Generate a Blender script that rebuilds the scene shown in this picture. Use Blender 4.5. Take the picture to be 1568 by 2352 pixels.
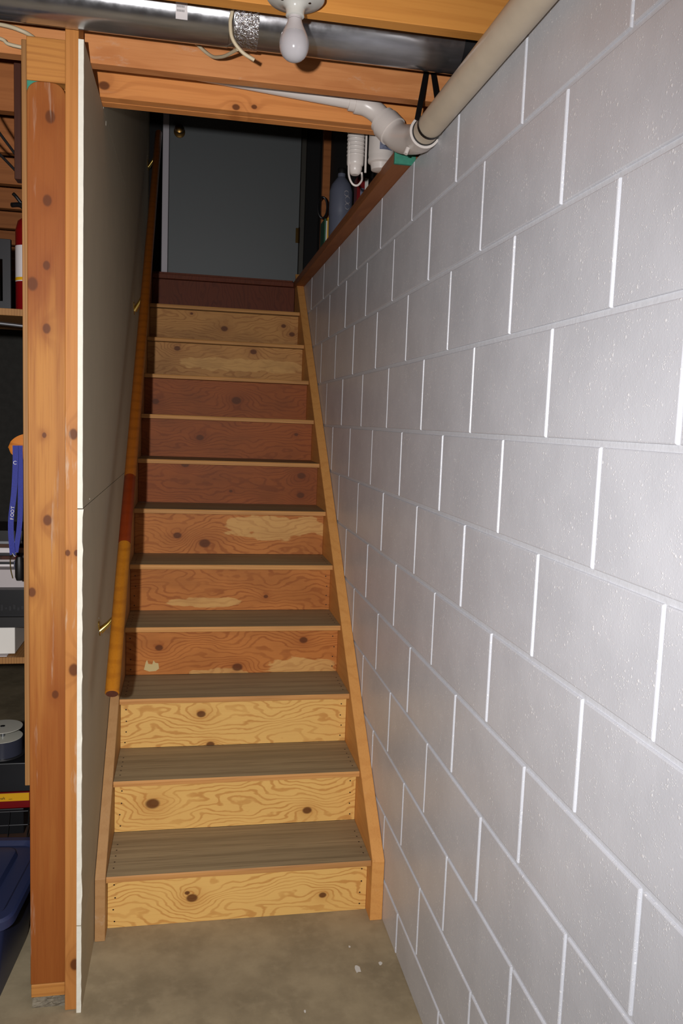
import bpy, bmesh, math, random
from mathutils import Vector, Matrix
random.seed(7)
D = bpy.data
for o in list(D.objects): D.objects.remove(o)
SC = bpy.context.scene
COL = SC.collection

# ------------------------------------------------------------------ camera
CAM = Vector((-.6295, -.9732, 1.5712))
YAW, PITCH, ROLL, FPX = .1870, -.1100, .0379, 1869.6
cam = D.cameras.new('camera'); camo = D.objects.new('camera', cam); COL.objects.link(camo)
cam.sensor_fit = 'VERTICAL'; cam.sensor_height = 36; cam.sensor_width = 24
cam.lens = FPX / 2352 * 36; cam.clip_start = .01; cam.clip_end = 60
fw = Vector((math.sin(YAW) * math.cos(PITCH), math.cos(YAW) * math.cos(PITCH), math.sin(PITCH)))
rt = Vector((math.cos(YAW), -math.sin(YAW), 0)); up = rt.cross(fw)
rt, up = rt * math.cos(ROLL) + up * math.sin(ROLL), up * math.cos(ROLL) - rt * math.sin(ROLL)
camo.matrix_world = Matrix(((rt.x, up.x, -fw.x, CAM.x), (rt.y, up.y, -fw.y, CAM.y), (rt.z, up.z, -fw.z, CAM.z), (0, 0, 0, 1)))
SC.camera = camo
# ------------------------------------------------------------------ world, flash, exposure
w = D.worlds.new('world'); SC.world = w; w.use_nodes = True
w.node_tree.nodes['Background'].inputs[0].default_value = (.9, .95, 1, 1)
w.node_tree.nodes['Background'].inputs[1].default_value = .02
fl = D.lights.new('camera_flash', 'SPOT'); flo = D.objects.new('camera_flash', fl); COL.objects.link(flo)
fl.energy = 225; fl.shadow_soft_size = .018; fl.color = (1, .975, .965)
fl.spot_size = math.radians(125); fl.spot_blend = 1.0
flo.matrix_world = camo.matrix_world @ Matrix.Rotation(math.radians(15), 4, 'Y') @ Matrix.Rotation(math.radians(-4), 4, 'X')
flo.location = CAM - fw * .12 - rt * .140 + up * .040
SC.view_settings.view_transform = 'Standard'; SC.view_settings.look = 'None'
SC.view_settings.gamma = 1; SC.view_settings.exposure = 0.0
SC.view_settings.use_curve_mapping = False

# ------------------------------------------------------------------ materials
def s2l(c):
    return tuple((v / 255 / 12.92) if v / 255 <= .04045 else ((v / 255 + .055) / 1.055) ** 2.4 for v in c) + (1,)

class NT:
    def __init__(s, name):
        s.m = D.materials.new(name); s.m.use_nodes = True
        s.t = s.m.node_tree; s.b = s.t.nodes['Principled BSDF']
    def n(s, typ, **kw):
        nd = s.t.nodes.new(typ)
        for k, v in kw.items():
            if k.startswith('i_'): nd.inputs[int(k[2:])].default_value = v
            else: setattr(nd, k, v)
        return nd
    def lk(s, a, b): s.t.links.new(a, b)
    def val(s, x, sock):
        if hasattr(x, 'is_output'): s.lk(x, sock)
        else: sock.default_value = x
    def math(s, op, a, b=0.0, c=None, clamp=False):
        nd = s.n('ShaderNodeMath', operation=op, use_clamp=clamp)
        s.val(a, nd.inputs[0]); s.val(b, nd.inputs[1])
        if c is not None: s.val(c, nd.inputs[2])
        return nd.outputs[0]
    def mix(s, f, a, b):
        nd = s.n('ShaderNodeMix', data_type='RGBA')
        s.val(f, nd.inputs[0]); s.val(a, nd.inputs[6]); s.val(b, nd.inputs[7])
        return nd.outputs[2]
    def step(s, x, lo, hi, a=0., b=1.):
        nd = s.n('ShaderNodeMapRange', interpolation_type='SMOOTHSTEP')
        s.val(x, nd.inputs[0])
        for i, v in enumerate((lo, hi, a, b)): nd.inputs[i + 1].default_value = v
        return nd.outputs[0]
    def pos(s): return s.n('ShaderNodeNewGeometry').outputs['Position']
    def scale(s, v, sc):
        nd = s.n('ShaderNodeVectorMath', operation='MULTIPLY'); s.lk(v, nd.inputs[0]); nd.inputs[1].default_value = sc
        return nd.outputs[0]
    def noise(s, v, sc, det=3, rough=.55):
        nd = s.n('ShaderNodeTexNoise'); s.lk(v, nd.inputs['Vector'])
        nd.inputs['Scale'].default_value = sc; nd.inputs['Detail'].default_value = det; nd.inputs['Roughness'].default_value = rough
        return nd.outputs[0]
    def bump(s, h, st, dist):
        nd = s.n('ShaderNodeBump'); nd.inputs['Strength'].default_value = st; nd.inputs['Distance'].default_value = dist
        s.lk(h, nd.inputs['Height']); s.lk(nd.outputs[0], s.b.inputs['Normal'])

def plain(name, rgb, rough=.5, metal=0, noise=0, nscale=30, spec=.5, bump=0, trans=0):
    k = NT(name); c = s2l(rgb)
    if noise:
        f = k.noise(k.pos(), nscale, 4)
        d = tuple(v * (1 - noise) for v in c[:3]) + (1,)
        k.lk(k.mix(k.step(f, .3, .7), d, c), k.b.inputs['Base Color'])
        if bump: k.bump(f, bump, .002)
    else: k.b.inputs['Base Color'].default_value = c
    k.b.inputs['Roughness'].default_value = rough; k.b.inputs['Metallic'].default_value = metal
    k.b.inputs['Specular IOR Level'].default_value = spec
    if trans: k.b.inputs['Transmission Weight'].default_value = trans
    return k.m

def wood(name, base, dark, u='x', v='z', knots=(), patches=(), rings=26, ringamt=.55, warp=.05, patchcol=None,
         fiber=.25, rough=.55, knotcol=(92, 48, 22), white=0, seed=0., dirt=0., dirtcol=(70, 52, 38), stretch=5., sharp=.15, psoft=.05):
    """knots: (u, v, radius); patches: (u, v, ru, rv). Growth rings bend round the knots."""
    k = NT(name); p = k.pos()
    sep = k.n('ShaderNodeSeparateXYZ'); k.lk(p, sep.inputs[0])
    ax = dict(x=0, y=1, z=2)
    U = sep.outputs[ax[u]]; V = sep.outputs[ax[v]]
    sc = [1., 1., 1.]; sc[ax[u]] = 1 / stretch
    off = k.n('ShaderNodeVectorMath', operation='ADD'); k.lk(p, off.inputs[0]); off.inputs[1].default_value = (seed * 3.1, seed * 1.7, seed * 2.3)
    pv = off.outputs[0]
    n1 = k.noise(k.scale(pv, sc), 9, 2, .5)
    n2 = k.noise(k.scale(pv, [4 if a < 1 else 1 for a in sc]), 3.5, 2, .5) if False else k.noise(k.scale(pv, [a * 1.5 for a in sc]), 30, 2)
    h = k.math('ADD', V, k.math('MULTIPLY', n1, warp * 4))
    h = k.math('ADD', h, k.math('MULTIPLY', n2, warp * .35))
    core = None; halo = None
    for i, (ku, kv, kr) in enumerate(knots):
        du = k.math('MULTIPLY', k.math('SUBTRACT', U, ku), .75 / kr)
        dv = k.math('MULTIPLY', k.math('SUBTRACT', V, kv), 1 / kr)
        d2 = k.math('ADD', k.math('MULTIPLY', du, du), k.math('MULTIPLY', dv, dv))
        g = k.math('EXPONENT', k.math('MULTIPLY', d2, -.10))
        h = k.math('ADD', h, k.math('MULTIPLY', g, kr * (5 if i % 2 == 0 else -5)))
        dd = k.math('SQRT', d2)
        c = k.step(dd, .75, 1.25, 1, 0); hl = k.math('EXPONENT', k.math('MULTIPLY', d2, -.16))
        core = c if core is None else k.math('MAXIMUM', core, c)
        halo = hl if halo is None else k.math('MAXIMUM', halo, hl)
    s = k.math('SINE', k.math('MULTIPLY', h, rings * 6.283))
    s = k.step(s, sharp, 1.0)
    s = k.math('MULTIPLY', s, k.step(k.noise(k.scale(pv, sc), 14, 2), .25, .65, .35, 1))
    fb = [22., 22., 22.]; fb[ax[u]] = .6
    f = k.noise(k.scale(pv, fb), 9, 3, .6)
    B, Dk = s2l(base), s2l(dark)
    if patches and patchcol:
        m = None
        for (pu, pv_, ru, rv) in patches:
            du = k.math('MULTIPLY', k.math('SUBTRACT', U, pu), 1 / ru); dv = k.math('MULTIPLY', k.math('SUBTRACT', V, pv_), 1 / rv)
            d2 = k.math('ADD', k.math('ADD', k.math('MULTIPLY', du, du), k.math('MULTIPLY', dv, dv)), k.math('MULTIPLY', k.math('SUBTRACT', k.noise(k.scale(pv, sc), 24, 3), .5), 3.2))
            c = k.step(d2, .85 - psoft, 1.0 + psoft, 1, 0)
            m = c if m is None else k.math('MAXIMUM', m, c)
        B = k.mix(m, B, s2l(patchcol))
        s = k.math('MULTIPLY', s, k.math('SUBTRACT', 1, k.math('MULTIPLY', m, .6)))
    col = k.mix(k.math('MULTIPLY', s, ringamt), B, Dk)
    col = k.mix(k.math('MULTIPLY', k.step(f, .45, .8), fiber), col, Dk)
    if dirt: col = k.mix(k.math('MULTIPLY', k.step(k.noise(k.scale(pv, sc), 6, 4, .65), .4, .7), dirt), col, s2l(dirtcol))
    if core is not None:
        col = k.mix(k.math('MULTIPLY', halo, .45), col, Dk)
        col = k.mix(k.math('MULTIPLY', core, .88), col, s2l(knotcol))
    if white:
        wn = k.step(k.noise(k.scale(pv, [a * 1.6 for a in sc]), 16, 5, .7), .59, .72)
        col = k.mix(k.math('MULTIPLY', wn, white), col, s2l((205, 190, 170)))
    k.lk(col, k.b.inputs['Base Color'])
    k.b.inputs['Roughness'].default_value = rough; k.b.inputs['Specular IOR Level'].default_value = .22
    k.bump(f, .12, .002)
    return k.m

def painted_block():
    k = NT('painted block'); p = k.pos()
    a = k.noise(p, 6, 3); c = k.mix(k.step(a, .3, .7), s2l((207, 209, 216)), s2l((216, 218, 225)))
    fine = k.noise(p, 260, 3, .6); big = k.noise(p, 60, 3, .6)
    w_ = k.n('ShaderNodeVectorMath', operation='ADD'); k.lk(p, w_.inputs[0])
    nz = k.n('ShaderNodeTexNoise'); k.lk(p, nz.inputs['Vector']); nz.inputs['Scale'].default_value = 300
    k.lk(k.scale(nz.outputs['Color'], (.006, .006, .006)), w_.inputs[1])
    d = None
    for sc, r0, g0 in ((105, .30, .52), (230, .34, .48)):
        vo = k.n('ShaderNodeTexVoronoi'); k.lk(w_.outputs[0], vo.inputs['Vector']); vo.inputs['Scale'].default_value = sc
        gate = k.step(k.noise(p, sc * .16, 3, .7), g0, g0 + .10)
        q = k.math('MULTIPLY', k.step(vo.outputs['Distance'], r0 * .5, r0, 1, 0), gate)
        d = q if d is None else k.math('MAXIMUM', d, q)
    c = k.mix(k.math('MULTIPLY', d, .85), c, s2l((250, 250, 252)))      # flash glints painted into the colour as white flecks, slightly raised in the bump
    h = k.math('ADD', k.math('ADD', k.math('MULTIPLY', fine, .35), k.math('MULTIPLY', big, .4)), k.math('MULTIPLY', d, .5))
    k.lk(c, k.b.inputs['Base Color'])
    k.b.inputs['Roughness'].default_value = .36; k.b.inputs['Specular IOR Level'].default_value = .5
    k.bump(h, .6, .0011)
    return k.m

def concrete_floor():
    k = NT('concrete floor'); p = k.pos()
    a = k.noise(p, 5, 5, .6); b = k.noise(p, 24, 4, .6)
    c = k.mix(k.step(a, .3, .7), s2l((138, 124, 98)), s2l((168, 152, 122)))
    c = k.mix(k.math('MULTIPLY', k.step(b, .45, .7), .35), c, s2l((176, 160, 130)))
    c = k.mix(k.math('MULTIPLY', k.step(k.noise(p, 2.2, 2), .5, .75), .3), c, s2l((96, 82, 60)))
    k.lk(c, k.b.inputs['Base Color']); k.b.inputs['Roughness'].default_value = .7
    k.bump(k.noise(p, 120, 4), .25, .001)
    return k.m

M = {}
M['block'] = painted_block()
M['floor'] = concrete_floor()
M['rough_concrete'] = plain('rough concrete', (140, 130, 112), .9, noise=.5, nscale=50, bump=.6)
M['gyp_face'] = plain('grey gypsum paper', (186, 174, 148), .8, noise=.06, nscale=6)
M['gyp_edge'] = plain('white gypsum core', (232, 228, 214), .9, noise=.06, nscale=60, bump=.4)
M['door'] = plain('grey blue door paint', (98, 102, 103), .5)
M['trimwhite'] = plain('white trim paint', (190, 184, 190), .5)
M['brass'] = plain('polished brass', (225, 195, 110), .22, 1)
M['darkbrass'] = plain('aged brass', (120, 92, 50), .3, 1)
M['pvc'] = plain('white pvc', (214, 206, 200), .32)
M['beigepipe'] = plain('beige painted pipe', (214, 200, 178), .42, noise=.08, nscale=14)
M['black'] = plain('black rubber', (16, 14, 14), .5)
M['mattblack'] = plain('matt black', (15, 14, 15), .9)  # flat near black colour for the upper stairwell walls
M['porcelain'] = plain('glazed white porcelain', (196, 195, 188), .18)
M['bulb'] = plain('frosted white bulb', (176, 173, 176), .14)
M['bulbbase'] = plain('white bulb housing', (190, 184, 184), .35)
M['greyprint'] = plain('grey print', (120, 115, 115), .5)
M['label'] = plain('white paper label', (205, 198, 198), .6)
M['cable'] = plain('off white cable sheath', (196, 180, 150), .5)
M['steel'] = plain('dull steel', (140, 142, 146), .35, .9)
M['wire'] = plain('dark wire', (52, 52, 54), .4, .6)
M['red'] = plain('red enamel', (112, 8, 12), .35)
M['yellow'] = plain('yellow print', (216, 160, 10), .5)
M['green'] = plain('green print', (20, 84, 56), .6)
M['teal'] = plain('teal foam', (62, 140, 116), .85, noise=.15, nscale=80)
M['navy'] = plain('navy plastic', (38, 46, 78), .42)
M['lanyard'] = plain('blue woven lanyard', (38, 46, 138), .7, noise=.2, nscale=300)
M['whitecard'] = plain('white card', (216, 212, 205), .7)
M['greycard'] = plain('lilac grey card', (172, 164, 164), .7)
M['blackplastic'] = plain('black plastic', (24, 24, 26), .35)
M['brownbox'] = plain('dark brown cardboard', (70, 44, 28), .8, noise=.3, nscale=9)
M['darkwood'] = wood('dark stained wood', (66, 34, 22), (34, 16, 10), 'z', 'x')
M['redwood'] = wood('reddish brown frame', (120, 60, 34), (80, 36, 20), 'z', 'x')
M['hanger'] = wood('varnished hanger wood', (196, 116, 40), (150, 80, 24), 'x', 'z')
M['disc'] = plain('silver disc', (190, 188, 176), .3)
M['discclear'] = plain('dark disc edge', (52, 54, 66), .25)
M['bluejug'] = plain('grey blue jug plastic', (98, 102, 118), .4)
M['greyblock'] = plain('unpainted grey block', (82, 80, 76), .9, noise=.2, nscale=20)
M['skirt'] = plain('grey brown skirt board', (150, 126, 108), .8, noise=.2, nscale=8)
M['darktrim'] = plain('dark door stop', (58, 55, 48), .6)
M['nail'] = plain('dark nail head', (52, 36, 26), .5, .3)
M['gap'] = plain('mortar paint', (216, 218, 224), .5, noise=.05, nscale=90, bump=.3)
def duct_mat():
    k = NT('galvanised duct'); p = k.pos()
    f = k.noise(k.scale(p, (1, 6, 6)), 5, 3)
    k.lk(k.mix(k.step(f, .3, .7), s2l((150, 150, 152)), s2l((184, 184, 188))), k.b.inputs['Base Color'])
    k.b.inputs['Metallic'].default_value = .92
    k.lk(k.step(k.noise(p, 40, 4), .2, .8, .15, .24), k.b.inputs['Roughness'])
    return k.m
M['duct'] = duct_mat()
def foil_mat():
    k = NT('crumpled foil tape'); p = k.pos()
    k.b.inputs['Base Color'].default_value = s2l((200, 198, 200)); k.b.inputs['Metallic'].default_value = 1; k.b.inputs['Roughness'].default_value = .16
    k.bump(k.noise(p, 110, 3, .7), 1, .006); return k.m
M['foil'] = foil_mat()

PINE = ((198, 142, 84), (150, 88, 42))
M['post'] = wood('post pine', (180, 122, 58), (124, 62, 22), 'z', 'x',
    patches=[(.28, -.965, .72, .20), (2.10, -.972, .33, .16)], patchcol=(146, 82, 34), psoft=.7, knots=[(2.256, -.963, .011), (2.066, -.970, .010), (1.916, -.972, .008), (1.871, -1.004, .012), (1.768, -.972, .009), (1.512, -.978, .005), (1.303, -.971, .010), (1.122, -1.008, .009), (.858, -.953, .008)],
    rings=16, ringamt=.22, warp=.008, fiber=.5, white=.42, stretch=14, seed=1, dirt=.45, dirtcol=(140, 78, 34))
M['stud'] = wood('stud pine', (188, 126, 66), (146, 88, 40), 'z', 'x',
    knots=[(1.517, -.908, .010), (1.224, -.921, .006), (1.224, -.900, .006), (.926, -.906, .012), (.13, -.902, .012)],
    rings=30, ringamt=.25, warp=.01, fiber=.3, white=.55, stretch=8, seed=2)
M['plate'] = wood('end grain plate', (190, 130, 66), (150, 92, 44), 'x', 'z', rings=60, ringamt=.5, warp=.02, seed=3)
M['panel'] = wood('plywood panel', (156, 112, 66), (110, 70, 38), 'z', 'x', rings=120, ringamt=.5, warp=.004, seed=4)
M['joist1'] = wood('joist pine front', (215, 148, 72), (176, 108, 46), 'x', 'z', rings=22, ringamt=.25, warp=.03, seed=5, stretch=10)
M['joist2'] = wood('joist pine middle', (210, 142, 88), (162, 92, 46), 'x', 'z', rings=14, ringamt=.3, warp=.04, seed=6, stretch=2.5, white=.25, dirt=.35, dirtcol=(176, 104, 54))
M['joist3'] = wood('joist pine header', (220, 146, 82), (166, 96, 46), 'x', 'z', white=.12, knots=[(-.875, 2.459, .011), (-.517, 2.44, .008), (-.466, 2.446, .006)], rings=26, ringamt=.3, warp=.02, seed=7, stretch=10)
M['joistl'] = wood('joist pine left', (168, 104, 58), (130, 74, 38), 'x', 'z', rings=22, ringamt=.3, warp=.03, seed=8, stretch=8)
M['deck'] = wood('subfloor boards', (120, 78, 46), (84, 50, 28), 'x', 'y', rings=14, ringamt=.3, warp=.04, seed=9)
M['sill'] = wood('sill plate wood', (156, 98, 58), (116, 62, 34), 'y', 'z', rings=30, ringamt=.3, warp=.02, seed=10)
M['stringer'] = wood('stringer wood', (222, 160, 90), (184, 114, 52), 'y', 'z', rings=20, ringamt=.18, warp=.04, seed=11, white=.06)
M['stringer_l'] = wood('left stringer wood', (180, 138, 92), (150, 104, 60), 'y', 'z', rings=20, ringamt=.2, warp=.03, seed=12, white=.25)
M['tread'] = wood('worn tread', (166, 146, 112), (112, 94, 70), 'x', 'y', rings=18, ringamt=.35, warp=.012, fiber=.75, seed=13, stretch=14, dirt=.6, dirtcol=(122, 108, 84), rough=.6)
M['nosing'] = wood('tread edge', (210, 152, 88), (152, 94, 46), 'x', 'z', rings=60, ringamt=.3, warp=.02, seed=14, dirt=.35, dirtcol=(110, 76, 50), stretch=8)
M['rail1'] = wood('golden varnished rail', (172, 108, 26), (128, 70, 18), 'y', 'z', rings=30, ringamt=.35, warp=.01, seed=15, rough=.3, stretch=12, dirt=.3, dirtcol=(120, 66, 20))
M['rail2'] = wood('red varnished rail', (108, 40, 12), (84, 28, 8), 'y', 'z', rings=30, ringamt=.3, warp=.01, seed=16, rough=.3, stretch=12)
M['rail3'] = wood('brown varnished rail', (128, 70, 18), (92, 46, 12), 'y', 'z', rings=30, ringamt=.35, warp=.01, seed=17, rough=.3, stretch=12)

YP = ((234, 188, 110), (188, 122, 56))
YD_ = ((196, 142, 80), (146, 88, 42))      # yellow pine
RP = ((156, 84, 36), (114, 52, 20))       # reddish pine
OP = ((196, 124, 62), (146, 76, 32))
PALE = (214, 164, 98)
R = {
 1: dict(c=YP, k=[(-.598, .080, .013), (-.185, .059, .009), (-.613, .098, .006)], p=[]),
 2: dict(c=YP, k=[(-.730, .288, .017), (-.210, .237, .012)], p=[]),
 3: dict(c=YP, k=[(-.572, .510, .012), (-.537, .395, .011)], p=[]),
 4: dict(c=OP, k=[(-.730, .694, .011), (-.433, .613, .015), (-.178, .717, .012)], p=[(-.507, .585, .10, .030), (-.19, .60, .16, .045)]),
 5: dict(c=OP, k=[(-.309, .843, .007)], p=[(-.55, .82, .16, .02)]),
 6: dict(c=OP, k=[(-.674, 1.062, .013), (-.558, 1.029, .018)], p=[(-.26, 1.10, .25, .055)]),
 7: dict(c=RP, k=[(-.647, 1.355, .013), (-.117, 1.316, .014), (-.118, 1.225, .013), (-.44, 1.238, .006)], p=[]),
 8: dict(c=RP, k=[(-.581, 1.472, .013), (-.119, 1.502, .007)], p=[]),
 9: dict(c=RP, k=[(-.799, 1.638, .013), (-.400, 1.659, .018)], p=[]),
 10: dict(c=YD_, k=[(-.701, 1.921, .012), (-.304, 1.924, .013)], p=[(-.35, 1.85, .35, .035)]),
 11: dict(c=YD_, k=[(-.451, 2.059, .014), (-.124, 2.092, .010), (-.076, 2.049, .012), (-.63, 2.13, .006)], p=[]),
 12: dict(c=((106, 50, 28), (76, 32, 18)), k=[], p=[]),
}
for i, d in R.items():
    M['riser%d' % i] = wood('riser plywood %d' % i, d['c'][0], d['c'][1], 'x' if i < 12 else 'z', 'z' if i < 12 else 'x', knots=d['k'], patches=d['p'], patchcol=PALE,
                            rings=46 if i < 12 else 40, ringamt=.62 if i <= 6 else .5, warp=.06, fiber=.12, seed=20 + i * .7, stretch=2.4, dirt=.35 if i > 3 else .05, dirtcol=(128, 72, 32) if i < 7 else (92, 50, 24), sharp=.2)

# ------------------------------------------------------------------ mesh helpers
WL = {}
def link(name, me, mat, parent=None, loc=(0, 0, 0)):
    o = D.objects.new(name, me); COL.objects.link(o)
    if mat is not None and not me.materials: me.materials.append(M[mat])
    loc = Vector(loc); WL[o.name] = loc
    if parent is not None:
        o.parent = parent; o.location = loc - WL[parent.name]
    else: o.location = loc
    return o
def finish(bm, name, mat, parent, smooth=False, loc=None):
    """bm is in world coordinates; origin moves to the base centre of the mesh"""
    bmesh.ops.recalc_face_normals(bm, faces=bm.faces)
    vs = [v.co for v in bm.verts]
    if loc is None:
        lo = Vector([min(c[i] for c in vs) for i in range(3)]); hi = Vector([max(c[i] for c in vs) for i in range(3)])
        loc = Vector(((lo.x + hi.x) / 2, (lo.y + hi.y) / 2, lo.z))
    for v in bm.verts: v.co -= Vector(loc)
    if smooth:
        for f in bm.faces: f.smooth = True
    me = D.meshes.new(name); bm.to_mesh(me); bm.free()
    if smooth:
        try: me.set_sharp_from_angle(angle=math.radians(40))
        except Exception: pass
    return link(name, me, mat, parent, loc)
def addbox(bm, a, b, bev=0, rot=None):
    x0, y0, z0 = a; x1, y1, z1 = b
    vs = [bm.verts.new(p) for p in ((x0,y0,z0),(x1,y0,z0),(x1,y1,z0),(x0,y1,z0),(x0,y0,z1),(x1,y0,z1),(x1,y1,z1),(x0,y1,z1))]
    fs = [bm.faces.new([vs[i] for i in q]) for q in ((3,2,1,0),(4,5,6,7),(0,1,5,4),(1,2,6,5),(2,3,7,6),(3,0,4,7))]
    if bev:
        es = list({e for f in fs for e in f.edges})
        r = bmesh.ops.bevel(bm, geom=es, offset=bev, segments=2 if bev > .0015 else 1, affect='EDGES', profile=.5)
    if rot:
        bmesh.ops.rotate(bm, verts=[v for v in bm.verts if not v.tag], cent=rot[0], matrix=Matrix.Rotation(rot[1], 3, rot[2]))
    for v in bm.verts: v.tag = True
def box(name, a, b, mat, parent=None, bev=0, rot=None):
    bm = bmesh.new(); addbox(bm, a, b, bev, rot); return finish(bm, name, mat, parent)
def frame(d):
    d = d.normalized(); a = Vector((0, 0, 1)) if abs(d.z) < .9 else Vector((1, 0, 0))
    s = d.cross(a).normalized(); return s, s.cross(d).normalized()
def addtube(bm, pts, r, n=12, cap=True, rs=None):
    pts = [Vector(p) for p in pts]; rings = []
    s = t = None
    for i, p in enumerate(pts):
        d = (pts[min(i + 1, len(pts) - 1)] - pts[max(i - 1, 0)]).normalized()
        if s is None: s, t = frame(d)
        else:
            s = (s - d * s.dot(d)).normalized(); t = s.cross(d).normalized()
        rr = rs[i] if rs else r
        rings.append([bm.verts.new(p + (s * math.cos(6.28318 * k / n) + t * math.sin(6.28318 * k / n)) * rr) for k in range(n)])
    for a, b in zip(rings, rings[1:]):
        for k in range(n): bm.faces.new((a[k], a[(k + 1) % n], b[(k + 1) % n], b[k]))
    if cap: bm.faces.new(rings[0]); bm.faces.new(rings[-1][::-1])
def tube(name, pts, r, mat, parent=None, n=16, rs=None):
    bm = bmesh.new(); addtube(bm, pts, r, n, True, rs); return finish(bm, name, mat, parent, True)
def curve(pts, n=8):
    """Catmull-Rom through the points"""
    P = [Vector(p) for p in pts]; P = [P[0] * 2 - P[1]] + P + [P[-1] * 2 - P[-2]]; out = []
    for i in range(1, len(P) - 2):
        for j in range(n):
            t = j / n
            out.append(.5 * ((2 * P[i]) + (P[i+1] - P[i-1]) * t + (2*P[i-1] - 5*P[i] + 4*P[i+1] - P[i+2]) * t*t + (3*P[i] - P[i-1] - 3*P[i+1] + P[i+2]) * t**3))
    out.append(P[-2]); return out
def lathe(name, c, prof, mat, parent=None, n=32):
    """prof: (r, z) pairs"""
    bm = bmesh.new(); rings = []
    for r, z in prof:
        rings.append([bm.verts.new((c[0] + r * math.cos(6.28318 * k / n), c[1] + r * math.sin(6.28318 * k / n), c[2] + z)) for k in range(n)])
    for a, b in zip(rings, rings[1:]):
        for k in range(n): bm.faces.new((a[k], a[(k + 1) % n], b[(k + 1) % n], b[k]))
    bm.faces.new(rings[0]); bm.faces.new(rings[-1])
    return finish(bm, name, mat, parent, True)
def prism(name, poly, x0, x1, mat, parent=None, bev=0):
    """poly in (y, z), extruded along x"""
    bm = bmesh.new()
    a = [bm.verts.new((x0, y, z)) for y, z in poly]; b = [bm.verts.new((x1, y, z)) for y, z in poly]
    bm.faces.new(a); bm.faces.new(b[::-1]); n = len(poly)
    for i in range(n): bm.faces.new((a[i], a[(i + 1) % n], b[(i + 1) % n], b[i]))
    bmesh.ops.recalc_face_normals(bm, faces=bm.faces)
    if bev: bmesh.ops.bevel(bm, geom=list(bm.edges), offset=bev, segments=1, affect='EDGES')
    return finish(bm, name, mat, parent)
def empty(name, loc, label=None, cat=None, group=None, kind=None):
    o = D.objects.new(name, None); COL.objects.link(o); o.location = loc; WL[o.name] = Vector(loc)
    o.empty_display_size = .05
    return tag(o, label, cat, group, kind)
def tag(o, label=None, cat=None, group=None, kind=None):
    if label: o['label'] = label
    if cat: o['category'] = cat
    if group: o['group'] = group
    if kind: o['kind'] = kind
    return o
def text(name, body, size, loc, rot, mat, parent, depth=.0003):
    cu = D.curves.new(name, 'FONT'); cu.body = body; cu.size = size; cu.extrude = depth; cu.align_x = 'CENTER'; cu.align_y = 'CENTER'
    tmp = D.objects.new('tmp_text', cu); COL.objects.link(tmp)
    dg = bpy.context.evaluated_depsgraph_get(); me = D.meshes.new_from_object(tmp.evaluated_get(dg)); D.objects.remove(tmp)
    me.transform(Matrix.Rotation(rot[2], 4, 'Z') @ Matrix.Rotation(rot[1], 4, 'Y') @ Matrix.Rotation(rot[0], 4, 'X'))
    me.name = name; me.materials.clear()
    return link(name, me, mat, parent, loc)

# ================================================================== SETTING
B = 2.43            # underside of the joists
DECK = 2.665
WT = 2.335          # top of the block wall
bm = bmesh.new(); addbox(bm, (-4.2, -4.0, -.12), (.25, 5.3, 0)); floor = finish(bm, 'floor', 'floor', None)
tag(floor, 'bare brownish concrete basement floor', 'floor', kind='structure')
for i, (x, y, r) in enumerate(((-.127, 1.169, .010), (-.055, 1.183, .006), (-.13, 1.27, .003), (-.30, 1.02, .003))):
    bm = bmesh.new(); n = 9
    bot = [bm.verts.new((x + r * (1 + random.uniform(-.35, .35)) * math.cos(6.28 * k / n), y + 1.6 * r * (1 + random.uniform(-.35, .35)) * math.sin(6.28 * k / n), 0)) for k in range(n)]
    top = [bm.verts.new((v.co.x, v.co.y, .0008)) for v in bot]
    bm.faces.new(top); bm.faces.new(bot[::-1])
    for k in range(n): bm.faces.new((bot[k], bot[(k + 1) % n], top[(k + 1) % n], top[k]))
    finish(bm, 'paint_speck', 'whitecard', floor)

# --- block wall on the right
U = .2032; Z0 = 1.5524; GAP = .0105
wr = box('wall_right', (.0045, -3.0, 0), (.20, 4.0, WT), 'gap')
tag(wr, 'painted white concrete block wall on the right of the stairs', 'wall', kind='structure')
MESH = {}
def block_mesh(wd, ht):
    key = (round(wd, 4), round(ht, 4))
    if key in MESH: return MESH[key]
    bm = bmesh.new(); d = .012; b = .0026
    # front face at x=0, rounded arrises, back at x=d
    def ring(x, ins): return [bm.verts.new((x, sy * (wd / 2 - ins), ht / 2 + sz * (ht / 2 - ins))) for sy, sz in ((-1, -1), (1, -1), (1, 1), (-1, 1))]
    rs = [ring(d, 0), ring(b, 0), ring(b * .3, b * .3), ring(0, b)]
    bm.faces.new(rs[-1])
    for p, q in zip(rs, rs[1:]):
        for k in range(4): bm.faces.new((p[k], p[(k + 1) % 4], q[(k + 1) % 4], q[k]))
    bm.faces.new(rs[0][::-1])
    bmesh.ops.recalc_face_normals(bm, faces=bm.faces)
    me = D.meshes.new('concrete_block'); bm.to_mesh(me); bm.free(); MESH[key] = me; return me
for k in range(-8, 4):
    z0 = max(Z0 + k * U, 0); z1 = min(Z0 + (k + 1) * U, WT)
    a = z0 + (GAP / 2 if k > -8 else 0); b = z1 - (GAP / 2 if z1 < WT else 0)
    s = 0 if k % 2 == 0 else U
    y = s - 6 * U
    while y < 4.0:
        y0, y1 = max(y, -1.2), min(y + 2 * U, 3.99)
        if y1 - y0 > .03:
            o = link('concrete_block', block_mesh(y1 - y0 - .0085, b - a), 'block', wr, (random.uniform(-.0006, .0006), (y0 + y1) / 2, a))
        y += 2 * U
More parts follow.
